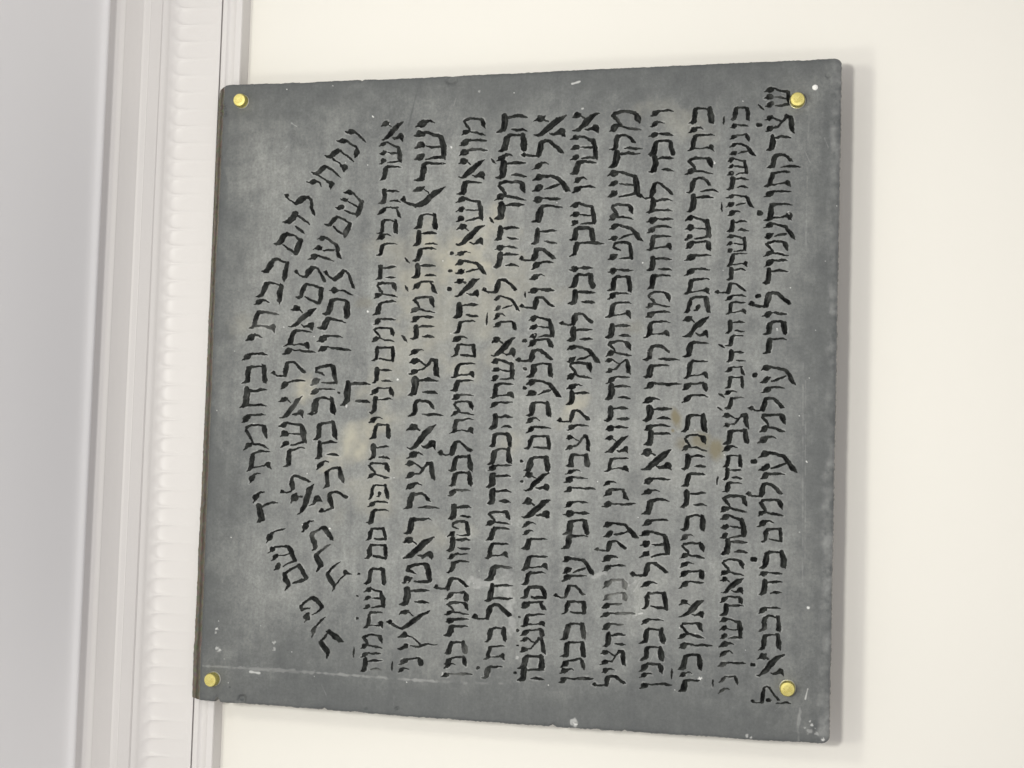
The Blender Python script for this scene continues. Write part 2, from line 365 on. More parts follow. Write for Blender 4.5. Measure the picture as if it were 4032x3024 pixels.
line("""D0;m 620 285 882 455;q 620 472 902 608;d 618 615 868 745;S 610 765 872 995;m 612 1040 820 1180;e 612 1205 892 1360;t 608 1350 818 1510
D1;z 608 105 812 172;k 603 180 808 308;v 602 305 802 375;T 593 388 802 522;h 593 575 800 688;m 593 708 802 838;c 590 850 795 985;v 588 990 790 1062;h 583 1068 795 1195;h 580 1250 785 1365;z 583 1392 775 1452;a 583 1480 777 1628
D2;T 582 210 778 325;y 568 400 678 445;g 570 460 772 550;N 560 568 835 620;e 570 730 850 875;l 502 885 762 978;y 557 1010 690 1060;v 565 1078 755 1142;n 565 1200 768 1292;n 570 1312 765 1385;v 550 1395 745 1445;N 548 1460 835 1520;v 562 1562 750 1615
D3;h 565 605 752 715;c 548 740 757 885;y 555 892 665 930;l 478 948 752 1042""")
line("""C0;v 340 265 522 330;y 328 360 447 415;z 315 445 527 515;k 318 522 530 645;h 320 650 527 792;l 222 862 520 1002;H 300 1000 517 1118;z 305 1142 520 1208;v 302 1210 515 1290;T 300 1295 512 1422;h 305 1475 508 1597
C1;r 300 163 502 290;m 297 308 503 445;v 290 460 502 525;T 280 542 495 680;q 278 740 568 880;r 275 898 492 1015;N 282 1035 580 1100;y 270 1165 410 1222;h 270 1248 510 1365;v 272 1390 502 1440;d 280 1455 497 1562
C2;a 262 145 505 318;v 270 370 498 430;y 265 460 410 518;r 268 548 488 680;v 265 708 488 770;S 245 802 492 1030;l 163 1062 480 1182;y 247 1212 392 1270;M 258 1305 475 1450;v 258 1520 435 1578
C3;b 245 562 455 692;b 250 708 445 832;n 240 848 442 940;y 240 925 355 978;N 243 1002 512 1062;| 509 897 508 983""")
line("""C0;b 645 245 852 390;y 640 405 765 465;T 635 470 857 615;m 622 658 848 812;q 625 825 900 955;d 630 965 845 1112;S 615 1140 832 1338;n 615 1342 832 1425;v 615 1445 832 1510;v 612 1558 825 1632
C1;T 608 195 822 328;p 608 345 822 485;a 600 505 812 685;r 595 712 810 845;T 602 860 808 1022;n 593 1045 802 1128;v 588 1140 805 1218;b 588 1300 797 1455;m 588 1475 795 1615
C2;h 588 188 792 305;r 583 335 788 455;h 580 488 790 618;b 580 672 782 810;y 580 828 690 888;m 573 900 778 1042;y 570 1055 692 1110;n 570 1128 772 1202;v 570 1215 772 1278;a 570 1372 768 1520
C3;m 565 518 768 660;N 560 680 848 740;k 558 780 760 910;y 560 918 670 968;r 555 985 755 1087;| 841 980 838 1052""")
line("""C0;k 985 248 1148 362;| 934 327 932 398;z 980 382 1138 432;n 978 468 1142 528;e 975 545 1192 655;S 965 665 1132 808;h 960 825 1137 925;e 958 958 1182 1080;y 955 1090 1078 1140;| 921 1027 918 1103;h 955 1178 1132 1275;S 955 1288 1122 1440;T 958 1440 1127 1555
C1;d 957 115 1120 218;l 858 232 1117 325;v 942 330 1115 382;T 945 388 1118 498;h 945 548 1107 645;r 948 662 1107 757;' 892 735 942 775;h 955 790 1110 887;g 948 912 1103 990;b 943 995 1102 1098;y 930 1105 1037 1152;' 885 1135 932 1170;r 943 1165 1103 1267;' 880 1255 930 1285;c 922 1302 1140 1428;b 930 1430 1138 1555;y 920 1555 1045 1612
C2;b 928 182 1085 295;h 925 302 1083 397;r 922 408 1085 498;| 882 367 879 443;m 905 518 1127 665;S 905 675 1115 875;h 908 885 1127 1003;m 905 1038 1098 1185;a 905 1190 1092 1322;n 897 1338 1088 1412;d 905 1412 1095 1502
C3;S 902 482 1088 660;y 890 675 1020 728;y 893 745 1008 803;N 885 832 1125 882;n 893 948 1050 1030;y 888 1045 988 1098""")
line("""C0;S 1270 92 1490 250;' 1210 235 1262 280;. 1222 400 20;c 1268 310 1508 468;d 1282 482 1480 608;q 1282 635 1570 755;T 1270 770 1480 905;v 1262 920 1480 995;T 1258 1030 1497 1182;. 1225 1117 25;e 1262 1195 1522 1340;m 1258 1345 1465 1478;v 1258 1490 1465 1558
C1;d 1250 122 1460 248;l 1138 305 1482 438;. 1215 347 24;z 1248 462 1450 525;k 1255 545 1448 662;r 1250 682 1447 812;e 1235 903 1525 1075;. 1187 992 24;v 1240 1080 1440 1135;l 1133 1163 1427 1285;m 1225 1303 1440 1460;y 1215 1480 1355 1548
C2;e 1215 155 1525 342;. 1180 240 25;v 1225 328 1432 392;l 1110 415 1420 537;m 1205 550 1418 698;y 1200 718 1340 775;M 1237 785 1413 900;b 1222 970 1442 1118;. 1177 1040 26;z 1220 1130 1408 1190;h 1215 1212 1410 1335;v 1210 1425 1400 1490
C3;b 1218 455 1402 597;b 1215 605 1400 752;a 1203 768 1425 962;. 1170 868 21;l 1150 1030 1382 1190;. 1300 1155 20;_ 1355 1175 1497 1182""")

def strokes_px(tile, ch, v):
    """centre lines of one letter in photograph pixels, half widths too"""
    ox, oy = TX[tile[0]], TY[int(tile[1])]
    rot = ch[0] == '*'
    c = ch[-1] if rot else ch
    if c == '.':
        r = v[2]
        P = [[(v[0] - .3 * r, v[1], r * .85), (v[0] + .35 * r, v[1], r * .8)]]
    elif c == '|':
        x0, y0, x1, y1 = v
        P = [[(x0, y0, 3), (.7 * x0 + .3 * x1, .7 * y0 + .3 * y1, 9), (.3 * x0 + .7 * x1, .3 * y0 + .7 * y1, 9), (x1, y1, 3)]]
    elif c == "'":
        x0, y0, x1, y1 = v
        P = [[(x0 + 3, y0 + 2, 7), ((x0 + x1) / 2, (y0 + y1) / 2, 12), (x1, y1, 3)]]
    elif c == '_':
        x0, y0, x1, y1 = v
        P = [[(x0, y0, 3), (.6 * x0 + .4 * x1, y0 + 5, 9), (.35 * x0 + .65 * x1, y1 - 5, 11), (x1, y1, 3)]]
    else:
        nom, S = G[c]
        if rot:
            cx, cy, W, H, a = v
            ca, sa = math.cos(math.radians(a)), math.sin(math.radians(a))
            f = lambda u, q: (cx + (u - .5) * W * ca - (q - .5) * H * sa, cy + (u - .5) * W * sa + (q - .5) * H * ca)
        else:
            x0, y0, x1, y1 = v
            W = x1 - x0
            f = lambda u, q: (x0 + u * (x1 - x0), y0 + q * (y1 - y0))
        k = min(1.22, max(.76, W / nom)) * random.uniform(1.05, 1.15)
        P = []
        for s in S:
            t = []
            for (u, q, r) in s:
                u2 = u + random.uniform(-.012, .012); q2 = q + random.uniform(-.025, .025)
                x, y = f(u2, q2)
                t.append((x, y, r * (1.1 if r > 14 else 1) * k * random.uniform(.9, 1.1)))
            P.append(t)
    return [[(ox + x * UN, oy + y * UN, r * UN) for x, y, r in s] for s in P]

# ---------------------------------------------------------------- the slab as one carved relief
STEP = 2.1                                   # mesh step, photograph pixels
PX = 0.000272                                # metres per photograph pixel at the plaque
NY = int(2640 / STEP); NXg = int(2450 / STEP)
t = np.linspace(0, 1, NY)[:, None]           # photo top -> bottom (the slab's right -> left)
s = np.linspace(0, 1, NXg)[None, :]          # photo left -> right (the slab's top -> bottom)
def en(n, seed, amp, sharp):
    x = np.arange(n) * STEP
    a = fbm(x, x * 0 + seed * 31.7, 160, seed, 4) * amp
    b = vnoise(x, x * 0 + seed * 7.3, 14, seed + 50)
    c = vnoise(x, x * 0 + seed * 3.1, 6, seed + 70)
    d = np.clip(vnoise(x, x * 0 + seed * 5.7, 45, seed + 90), .25, 1) - .25
    return a + sharp * (b * .5 + c * .3) + 2.2 * sharp * d * (seed % 2 * 2 - 1)
Lx = np.interp(t[:, 0], [0, .30, .65, 1], [881, 848, 816.5, 782]) + en(NY, 3, 2.0, 1.0)
Rx = np.interp(t[:, 0], [0, .5, 1], [3313, 3289, 3263]) + en(NY, 4, 2.0, .8)
Ty = np.interp(s[0], [0, .3, 1], [334, 306, 229]) + en(NXg, 5, 2.0, 1.8)
By = np.interp(s[0], [0, .33, .65, 1], [2757, 2821, 2876, 2929]) + en(NXg, 6, 3.0, 2.2)
def notch(arr, pos, centre, half, amount):
    arr += amount * np.clip(1 - np.abs(pos - centre) / half, 0, 1) ** .8
xa = 882 + s[0] * (3313 - 882)
notch(By, xa, 948, 14, -22)                   # dark chip on the lower photo edge
notch(By, xa, 2258, 16, -9); notch(By, xa, 1365, 10, -5); notch(By, xa, 2540, 12, -6)
notch(Ty, xa, 1420, 8, 5)
# rounded corners
yt = t[:, 0] * 2640
def rnd(d, r): return np.where(d < r, r - np.sqrt(np.clip(r * r - (r - d) ** 2, 0, None)), 0)
Rx = Rx - rnd(yt, 28) - rnd(2640 - yt, 28)
Lx = Lx + rnd(yt, 13) + rnd(2640 - yt, 5)
XPh = Lx[:, None] * (1 - s) + Rx[:, None] * s
YPh = Ty[None, :] * (1 - t) + By[None, :] * t

# signed distance to the letters, in photograph pixels
SD = np.full(XPh.shape, 60.0)
LID = np.full(XPh.shape, -1, dtype=np.int16)
wx = 3.0 * vnoise(XPh, YPh, 22, 101) + 1.1 * vnoise(XPh, YPh, 7, 102)
wy = 3.0 * vnoise(XPh, YPh, 22, 103) + 1.1 * vnoise(XPh, YPh, 7, 104)
rough = 1.0 * vnoise(XPh, YPh, 5.0, 105) + .6 * vnoise(XPh, YPh, 11, 106)
QX = XPh + wx; QY = YPh + wy
rowY = YPh[:, NXg // 2]
for li, L in enumerate(LINES):
    for (tile, ch, v) in L:
        S = strokes_px(tile, ch, v)
        allp = np.array([p for q in S for p in q])
        x0, y0 = allp[:, :2].min(0) - 36; x1, y1 = allp[:, :2].max(0) + 36
        mid = ((x0 + x1) / 2 - 882) / (3313 - 882)
        cT = np.interp(mid, s[0], Ty); cB = np.interp(mid, s[0], By)
        i0 = int(max(0, ((y0 - cT) / (cB - cT)) * NY - 20)); i1 = int(min(NY, ((y1 - cT) / (cB - cT)) * NY + 20))
        tm = (i0 + i1) / 2 / NY
        cL = np.interp(tm, t[:, 0], Lx); cR = np.interp(tm, t[:, 0], Rx)
        j0 = int(max(0, ((x0 - cL) / (cR - cL)) * NXg - 12)); j1 = int(min(NXg, ((x1 - cL) / (cR - cL)) * NXg + 12))
        qx = QX[i0:i1, j0:j1]; qy = QY[i0:i1, j0:j1]
        best = np.full(qx.shape, 60.0)
        for q in S:
            for (ax, ay, ar), (bx, by, br) in zip(q[:-1], q[1:]):
                dx, dy = bx - ax, by - ay
                ll = dx * dx + dy * dy + 1e-9
                h = np.clip(((qx - ax) * dx + (qy - ay) * dy) / ll, 0, 1)
                d = np.hypot(qx - ax - h * dx, qy - ay - h * dy) - (ar + (br - ar) * h)
                np.minimum(best, d, out=best)
        best = best + rough[i0:i1, j0:j1]
        cur = SD[i0:i1, j0:j1]
        m = best < cur
        cur[m] = best[m]
        LID[i0:i1, j0:j1][m] = li

# slide the vertices nearest each contour onto it, so the cut edge is clean
gy, gx = np.gradient(SD)
px_y = STEP * 1.0
g2 = gx * gx + gy * gy + 1e-6
near = (np.abs(SD) < 0.55 * STEP) & (g2 > .3)
mx_ = np.where(near, -SD * gx / g2, 0); my_ = np.where(near, -SD * gy / g2, 0)
mx_ = np.clip(mx_, -.45, .45); my_ = np.clip(my_, -.45, .45)
dXs = np.gradient(XPh, axis=1); dYt = np.gradient(YPh, axis=0)
XPh = XPh + mx_ * dXs; YPh = YPh + my_ * dYt
SD = np.where(near, 0.0, SD)

# relief, metres; +y goes into the stone
cut = np.clip(-SD, 0, 60)
carve = PX * np.minimum(cut * 1.35, 15.0 + 1.5 * vnoise(XPh, YPh, 15, 107))
dE = np.minimum(np.minimum(s * 2431 + 0 * t, (1 - s) * 2431 + 0 * t), np.minimum(t * 2590 + 0 * s, (1 - t) * 2590 + 0 * s))
edge_round = PX * 5.0 * np.exp(-dE / 4.5)
und = PX * (1.6 * fbm(XPh, YPh, 420, 120, 3) + .35 * fbm(XPh, YPh, 60, 130, 3))
yrel = und + edge_round + carve
# little dents, chips
def dent(cx, cy, r, dep, seed):
    q = np.hypot(XPh - cx, YPh - cy)
    m = q < 2 * r
    qq = q[m] + vnoise(XPh[m], YPh[m], r * .7, seed) * r * .35
    yrel[m] += PX * dep * sstep(r, r * .3, qq)
dent(1776, 318, 26, 8, 201); dent(948, 2755, 22, 10, 202); dent(880, 420, 12, 7, 203); dent(2262, 2856, 20, 8, 204)
dent(884, 445, 14, 6, 205); dent(3262, 300, 14, 5, 206); dent(3215, 2870, 30, 5, 207); dent(1565, 2790, 12, 4, 208)

X3, Z3 = to_plane(XPh, YPh, 0.0)
VERT = np.stack([X3, yrel, Z3], -1).reshape(-1, 3)

# ---- natural marks of the stone (bleached and brown patches, grime, paint specks, scratches) and painted pit shade
def window(x0, y0, x1, y1):
    """index window of the mesh that covers a photograph rectangle"""
    i_ = np.where((YPh[:, 0] < y1 + 200) & (YPh[:, 0] > y0 - 200))[0]
    j_ = np.where((XPh[0] < x1 + 110) & (XPh[0] > x0 - 110))[0]
    if len(i_) == 0 or len(j_) == 0: return None
    return slice(i_[0], i_[-1] + 1), slice(j_[0], j_[-1] + 1)
def blob(cx, cy, rx, ry, ang=0, seed=1, ns=.5, sc_=60):
    out = np.zeros(XPh.shape)
    r = max(rx, ry) * 1.6
    W_ = window(cx - r, cy - r, cx + r, cy + r)
    if W_ is None: return out
    x, y = XPh[W_], YPh[W_]
    a = math.radians(ang)
    u = ((x - cx) * math.cos(a) + (y - cy) * math.sin(a)) / rx
    q = (-(x - cx) * math.sin(a) + (y - cy) * math.cos(a)) / ry
    d = np.hypot(u, q) + ns * fbm(x, y, sc_, 300 + seed, 4)
    out[W_] = sstep(1.0, .15, d)
    return out
cream = np.zeros(XPh.shape); brown = np.zeros(XPh.shape); white = np.zeros(XPh.shape)
for i, (cx, cy, rx, ry, a, k) in enumerate([
        (1790, 1040, 240, 150, -35, .95), (1610, 1400, 420, 130, -55, .45), (1180, 1545, 75, 50, -20, 1.0), (1400, 1740, 160, 60, -35, .9),
        (2240, 1625, 75, 35, -45, .9), (1480, 1950, 260, 120, -30, .35), (1900, 1250, 260, 140, -60, .45), (2010, 1740, 60, 45, 0, .5),
        (1650, 1080, 130, 80, 0, .7), (1560, 980, 180, 110, 10, .4), (2030, 1120, 160, 100, 0, .35), (950, 1270, 60, 60, 0, .35), (1720, 2110, 130, 60, 0, .3),
        (2660, 480, 160, 70, 20, .3), (2200, 1180, 160, 60, -20, .25), (1970, 1400, 110, 70, -30, .4)]):
    cream = np.maximum(cream, (.85 if k < .9 else 1.0) * k * blob(cx, cy, 1.25 * rx, 1.25 * ry, a, i, .8, 90) * (.72 + .5 * fbm(XPh, YPh, 45, 640, 3)))
for i, (cx, cy, rx, ry, a, k) in enumerate([(2660, 1640, 26, 60, -12, .95), (2760, 1735, 70, 62, 20, .7), (2815, 1770, 55, 55, 0, .85), (2690, 1750, 50, 40, 0, .5), (2650, 1695, 12, 12, 0, .9),
        (1440, 1190, 60, 30, 0, .25), (2500, 1290, 70, 40, 0, .2)]):
    brown = np.maximum(brown, k * blob(cx, cy, rx, ry, a, 40 + i, .35, 40))
def speck(cx, cy, r, k=1.0, sx=1.0, seed=0):
    W_ = window(cx - 3 * r, cy - 3 * r, cx + 3 * r, cy + 3 * r)
    if W_ is None: return
    x, y = XPh[W_], YPh[W_]
    q = np.hypot((x - cx) / sx, y - cy) + vnoise(x, y, max(4, r * .6), 400 + seed) * r * .55
    white[W_] = np.maximum(white[W_], .9 * k * sstep(r * .95, r * .4, q))
for i, p in enumerate([(1468, 459, 5), (1778, 580, 5, .9), (1449, 1226, 5), (1566, 1495, 5), (1364, 1598, 9, .6), (2926, 399, 4), (2530, 1036, 5), (2812, 640, 6, .8), (3106, 839, 6),
        (3176, 1818, 5), (3183, 2393, 6), (2261, 2853, 12), (2258, 2846, 20, .5), (854, 2476, 7, .8), (850, 2490, 6, .4), (863, 2562, 8, .9), (855, 2553, 8, .5), (1080, 2530, 9, .4), (1079, 2556, 9, .35),
        (2757, 2673, 8, .9), (2750, 2680, 8, .5), (1887, 360, 8, .3), (2294, 428, 6, .6), (1298, 2080, 5, .9), (1603, 2292, 6), (2103, 1318, 5, .9), (2555, 2360, 6, .8), (3026, 2098, 4), (2881, 680, 5, 1),
        (2940, 2900, 9, .5), (2958, 2904, 6, .6), (3197, 2855, 7, .6), (3190, 2842, 5, .6), (3208, 2868, 5, .4), (3240, 2912, 8, .9), (3185, 2880, 14, .25), (3215, 2890, 9, .3), (3170, 2865, 6, .3), (900, 2688, 4, .5), (1745, 2656, 9, .5), (1760, 2650, 6, .7),
        (2290, 1860, 4, .5), (1965, 1325, 4, .6), (3149, 2095, 4, .4), (3060, 1300, 4, .4), (2036, 2590, 7, .35)]):
    cx, cy, r = p[:3]
    speck(cx, cy, r, p[3] if len(p) > 3 else 1.0, 1.0, i)
def streak(x0, y0, x1, y1, r, k, seed, gap=.3):
    W_ = window(min(x0, x1) - 3 * r, min(y0, y1) - 3 * r, max(x0, x1) + 3 * r, max(y0, y1) + 3 * r)
    if W_ is None: return
    x, y = XPh[W_], YPh[W_]
    dx, dy = x1 - x0, y1 - y0
    ll = math.hypot(dx, dy)
    h = np.clip(((x - x0) * dx + (y - y0) * dy) / ll ** 2, 0, 1)
    q = np.hypot(x - x0 - h * dx, y - y0 - h * dy) + vnoise(x, y, 14, 500 + seed) * r * .6
    br = sstep(-gap - .35, -gap + .35, fbm(x, y, 40, 520 + seed, 3))
    white[W_] = np.maximum(white[W_], .62 * k * br * sstep(r, r * .2, q))
streak(2253, 331, 2284, 320, 4, 1, 1, .9); streak(984, 2645, 1021, 2650, 5, .9, 2, .6); streak(3180, 2713, 3171, 2752, 4, .9, 3, .8)
streak(800, 2622, 960, 2630, 6, .26, 4); streak(960, 2632, 1237, 2648, 9, .22, 5); streak(1237, 2648, 1430, 2662, 6, .28, 6); streak(1430, 2662, 1720, 2684, 7, .30, 7); streak(1720, 2684, 1980, 2692, 7, .15, 8)
streak(3162, 1430, 3160, 2330, 4, .16, 9, 0.0); streak(3172, 1500, 3170, 2200, 3, .13, 10, 0); streak(2950, 1835, 3170, 1775, 6, .22, 11); streak(2950, 1735, 3060, 1735, 10, .15, 12)
streak(3150, 2790, 3138, 2920, 9, .28, 13); streak(3185, 420, 3172, 1000, 5, .15, 14, 0); streak(2470, 2310, 2520, 2280, 6, .25, 15); streak(2495, 2330, 2528, 2275, 4, .3, 16)
streak(1148, 485, 1168, 498, 3, .35, 17, .9); streak(770, 2300, 795, 2312, 3, .3, 18, .8); streak(2515, 2418, 2530, 2414, 4, .9, 19, .9); streak(1850, 2290, 2010, 2310, 26, .28, 20); streak(2000, 2250, 2015, 2480, 22, .3, 21); streak(2340, 2270, 2380, 2255, 12, .3, 22)
for k_ in range(150):
    ax, ay = RS.uniform(800, 3280), RS.uniform(260, 2860)
    aa = RS.normal(1.5, .5); ln = RS.uniform(12, 60)
    streak(ax, ay, ax + math.cos(aa) * ln, ay + math.sin(aa) * ln, RS.uniform(1.6, 2.6), RS.uniform(.06, .18), 600 + k_ % 9, .8) if k_ < 46 else None
    if k_ >= 46:
        i_ = int(np.clip((ay - 290) / 2590 * NY, 4, NY - 5)); 
        j_ = int(np.clip((ax - 830) / 2440 * NXg, 4, NXg - 5))
        if k_ % 3: white[i_ - 1:i_ + 1, j_ - 1:j_ + 1] = RS.uniform(.25, .8)
# chipped fresh stone and painted-in lit rims along the cut edges; flaked lower edge of the slab
chip = sstep(.0, .55, fbm(XPh, YPh, 26, 700, 4)) * sstep(5.0, 1.0, np.abs(SD - 1.5)) * .18
lowedge = sstep(52, 26, (1 - s) * 2431 + 22 * fbm(XPh, YPh, 110, 710, 4) + 0 * t) * (.55 + .6 * fbm(XPh, YPh, 70, 720, 3))
white = np.maximum(white, np.clip(chip, 0, 1))
white = np.maximum(white,   .17 * np.clip(lowedge * (.5 + 1.2 * fbm(XPh, YPh, 24, 730, 4)), 0, 1))
# grime: dark towards the borders where nobody polished it, in ragged patches
n1 = fbm(XPh, YPh, 300, 740, 6)
bd = np.minimum(np.minimum(s * 2431 + 60 + 0 * t, (1 - s) * 2431 * 1.0 + 0 * t), np.minimum(t * 2590 * .9 + 0 * s, (1 - t) * 2590 * .62 + 0 * s))
grime_shade = sstep(300, 0, bd + 110 * n1 + 60 * fbm(XPh, YPh, 40, 745, 3)) * .74
grime_shade = np.maximum(grime_shade, .75 * sstep(60, 5, dE + 45 * fbm(XPh, YPh, 90, 750, 4)))
grime_shade = np.clip(grime_shade + .12 * fbm(XPh, YPh, 500, 760, 6), 0, 1)
for cx, cy, rx, ry, k_ in [(2510, 1900, 70, 90, .45), (1180, 1400, 90, 200, .3), (3000, 1600, 120, 60, .15), (2640, 2740, 90, 40, .4), (2580, 2740, 40, 30, .35), (1830, 680, 70, 50, .25), (2960, 1290, 40, 60, .3), (1010, 1640, 50, 60, .3), (3130, 2560, 60, 110, .5), (3150, 2400, 40, 90, .4)]:
    grime_shade = np.maximum(grime_shade, k_ * blob(cx, cy, rx, ry, 0, 80 + int(cx) % 17, .6, 60))
for cx, cy, r_ in [(950, 2757, 11), (884, 447, 8), (888, 428, 5), (881, 420, 5), (1003, 336, 6), (1012, 2676, 5), (905, 2706, 5), (1440, 2790, 9), (1560, 2795, 10)]:  # shade inside the chip hole and pits, painted into the colour
    q_ = np.hypot(XPh - cx, YPh - cy) + vnoise(XPh, YPh, 9, 772) * r_ * .5
    grime_shade = np.maximum(grime_shade, sstep(r_ * 1.2, r_ * .5, q_))
# faint old crack
h_ = np.clip(((XPh - 1655) * -46 + (YPh - 305) * 190) / (46 ** 2 + 190 ** 2), 0, 1)
q_ = np.hypot(XPh - 1655 + 46 * h_, YPh - 305 - 190 * h_) + 2.0 * vnoise(XPh, YPh, 18, 770)
grime_shade = np.maximum(grime_shade, .75 * sstep(6, 1.5, q_))
# paint lost from a few letters
fade = np.zeros(XPh.shape)
for cx, cy, rx, ry, k_ in [(2440, 2300, 75, 42, .9), (2425, 2350, 85, 28, 1.0), (2450, 2388, 60, 26, .7), (2465, 2415, 60, 22, .55), (2460, 2462, 50, 25, .45), (2010, 2240, 55, 35, .35), (1800, 2655, 60, 20, .6), (1480, 2640, 40, 12, .7), (1075, 1270, 70, 130, .3),
        (1030, 1290, 70, 60, .45), (1250, 2490, 50, 25, .35), (1270, 2150, 45, 25, .4), (1840, 2560, 40, 40, .45), (2270, 1210, 30, 60, .15), (3060, 390, 40, 40, .25), (1180, 1600, 60, 40, .25), (1240, 1520, 60, 40, .35)]:
    fade = np.maximum(fade, k_ * blob(cx, cy, rx, ry, 0, 120 + int(cx) % 13, .25, 30))
fade = np.maximum(fade, .30 * sstep(.25, .75, fbm(XPh, YPh, 55, 780, 4)))

# ---- split into the plain face and one carved line each
quads = grid_quads(NY, NXg)
sdq = SD.reshape(-1)[quads]
incut = sdq.mean(1) < -0.05
# bore of the small filled hole near the lower right corner
lidv = LID.reshape(-1)
pick = quads[np.arange(len(quads)), sdq.argmin(1)]
fl = np.where(incut, lidv[pick], -1)

def slate_mat():
    m, N, L, b = new_mat('grey_slate')
    at = N.new('ShaderNodeAttribute'); at.attribute_name = 'marks'      # r cream, g brown, b white, a grime and pit shade
    sep = N.new('ShaderNodeSeparateColor'); L.new(at.outputs['Color'], sep.inputs['Color'])
    tc = N.new('ShaderNodeTexCoord')
    def noise(scale, detail, rough=.6, stretch=None):
        n = N.new('ShaderNodeTexNoise'); n.inputs['Scale'].default_value = scale; n.inputs['Detail'].default_value = detail; n.inputs['Roughness'].default_value = rough
        if stretch:
            mp = N.new('ShaderNodeMapping'); mp.inputs['Scale'].default_value = stretch
            L.new(tc.outputs['Object'], mp.inputs['Vector']); L.new(mp.outputs['Vector'], n.inputs['Vector'])
        else:
            L.new(tc.outputs['Object'], n.inputs['Vector'])
        return n.outputs['Fac']
    def ramp(fac, stops):
        r = N.new('ShaderNodeValToRGB'); L.new(fac, r.inputs['Fac'])
        e = r.color_ramp.elements
        while len(e) < len(stops): e.new(.5)
        for k, (p, c) in enumerate(stops):
            e[k].position = p; e[k].color = (*c, 1)
        return r.outputs['Color']
    def mix(fac, a, bb, mode='MIX'):
        x = N.new('ShaderNodeMix'); x.data_type = 'RGBA'; x.blend_type = mode
        if isinstance(fac, float): x.inputs['Factor'].default_value = fac
        else: L.new(fac, x.inputs['Factor'])
        for sock, val in (('A', a), ('B', bb)):
            if isinstance(val, tuple): x.inputs[sock].default_value = (*val, 1)
            else: L.new(val, x.inputs[sock])
        return x.outputs['Result']
    base = ramp(noise(9, 8, .62), [(.30, (.126, .133, .132)), (.5, (.168, .176, .171)), (.70, (.218, .225, .215))])
    fine = noise(150, 6, .7)
    brush = noise(40, 6, .65, (.3, 1, 2.0))
    base = mix(.5, base, ramp(fine, [(.3, (.5, .5, .5)), (.7, (.68, .68, .68))]), 'OVERLAY')
    base = mix(.65, base, ramp(brush, [(.32, (.38, .38, .39)), (.68, (.62, .62, .61))]), 'OVERLAY')
    base = mix(.55, base, ramp(noise(55, 7, .7), [(.34, (.33, .33, .34)), (.66, (.66, .66, .65))]), 'OVERLAY')
    base = mix(.55, base, ramp(noise(330, 4, .75), [(.33, (.30, .30, .30)), (.67, (.70, .70, .70))]), 'OVERLAY')
    gr = mix(at.outputs['Alpha'], base, (.070, .076, .078))
    cr = mix(sep.outputs['Red'], gr, (.37, .355, .285))
    br = mix(sep.outputs['Green'], cr, (.155, .135, .078))
    wh = mix(sep.outputs['Blue'], br, (.70, .71, .69))
    L.new(wh, b.inputs['Base Color'])
    rr = N.new('ShaderNodeMapRange'); rr.inputs['To Min'].default_value = .42; rr.inputs['To Max'].default_value = .68
    L.new(noise(30, 5), rr.inputs['Value']); L.new(rr.outputs['Result'], b.inputs['Roughness'])
    b.inputs['Specular IOR Level'].default_value = .35
    bp = N.new('ShaderNodeBump'); bp.inputs['Strength'].default_value = .22; bp.inputs['Distance'].default_value = .0012
    L.new(fine, bp.inputs['Height']); L.new(bp.outputs['Normal'], b.inputs['Normal'])
    return m
MAT_SLATE = slate_mat()

def cut_mat():
    m, N, L, b = new_mat('black_painted_cut')
    at = N.new('ShaderNodeAttribute'); at.attribute_name = 'marks'
    sep = N.new('ShaderNodeSeparateColor'); L.new(at.outputs['Color'], sep.inputs['Color'])
    tc = N.new('ShaderNodeTexCoord')
    n = N.new('ShaderNodeTexNoise'); n.inputs['Scale'].default_value = 120; n.inputs['Detail'].default_value = 6
    L.new(tc.outputs['Object'], n.inputs['Vector'])
    r = N.new('ShaderNodeValToRGB'); L.new(n.outputs['Fac'], r.inputs['Fac'])
    r.color_ramp.elements[0].position = .35; r.color_ramp.elements[0].color = (.009, .0098, .0098, 1)
    r.color_ramp.elements[1].position = .75; r.color_ramp.elements[1].color = (.050, .054, .050, 1)
    x = N.new('ShaderNodeMix'); x.data_type = 'RGBA'
    L.new(sep.outputs['Red'], x.inputs['Factor']); L.new(r.outputs['Color'], x.inputs['A'])
    x.inputs['B'].default_value = (.22, .225, .215, 1)
    y = N.new('ShaderNodeMix'); y.data_type = 'RGBA'
    L.new(sep.outputs['Blue'], y.inputs['Factor']); L.new(x.outputs['Result'], y.inputs['A']); y.inputs['B'].default_value = (.7, .71, .69, 1)
    L.new(y.outputs['Result'], b.inputs['Base Color'])
    b.inputs['Roughness'].default_value = .55
    b.inputs['Specular IOR Level'].default_value = .18
    return m
MAT_CUT = cut_mat()

plaque = empty('memorial_plaque', (0, 0, Z0))
tag(plaque, 'grey slate tablet carved with black lettering, pinned off the cream wall', 'plaque')

def add_marks(o, cols):
    a = o.data.color_attributes.new('marks', 'FLOAT_COLOR', 'POINT')
    a.data.foreach_set('color', np.ascontiguousarray(cols, dtype=np.float32).ravel())

def submesh(name, mask, mat, cols, extra=None, smooth=True):
    q = quads[mask]
    used = np.unique(q)
    remap = np.full(len(VERT), -1, dtype=np.int64); remap[used] = np.arange(len(used))
    v = VERT[used]; qq = remap[q][:, [0, 3, 2, 1]]
    c = cols[used]
    if extra is not None:
        ev, eq, ec = extra(remap)
        qq = np.r_[qq, np.where(eq >= 0, eq, len(v) + (-eq - 1))]
        v = np.r_[v, ev]; c = np.r_[c, ec]
    o = mesh_np(name, v, qq, mat, plaque, smooth)
    add_marks(o, c)
    return o

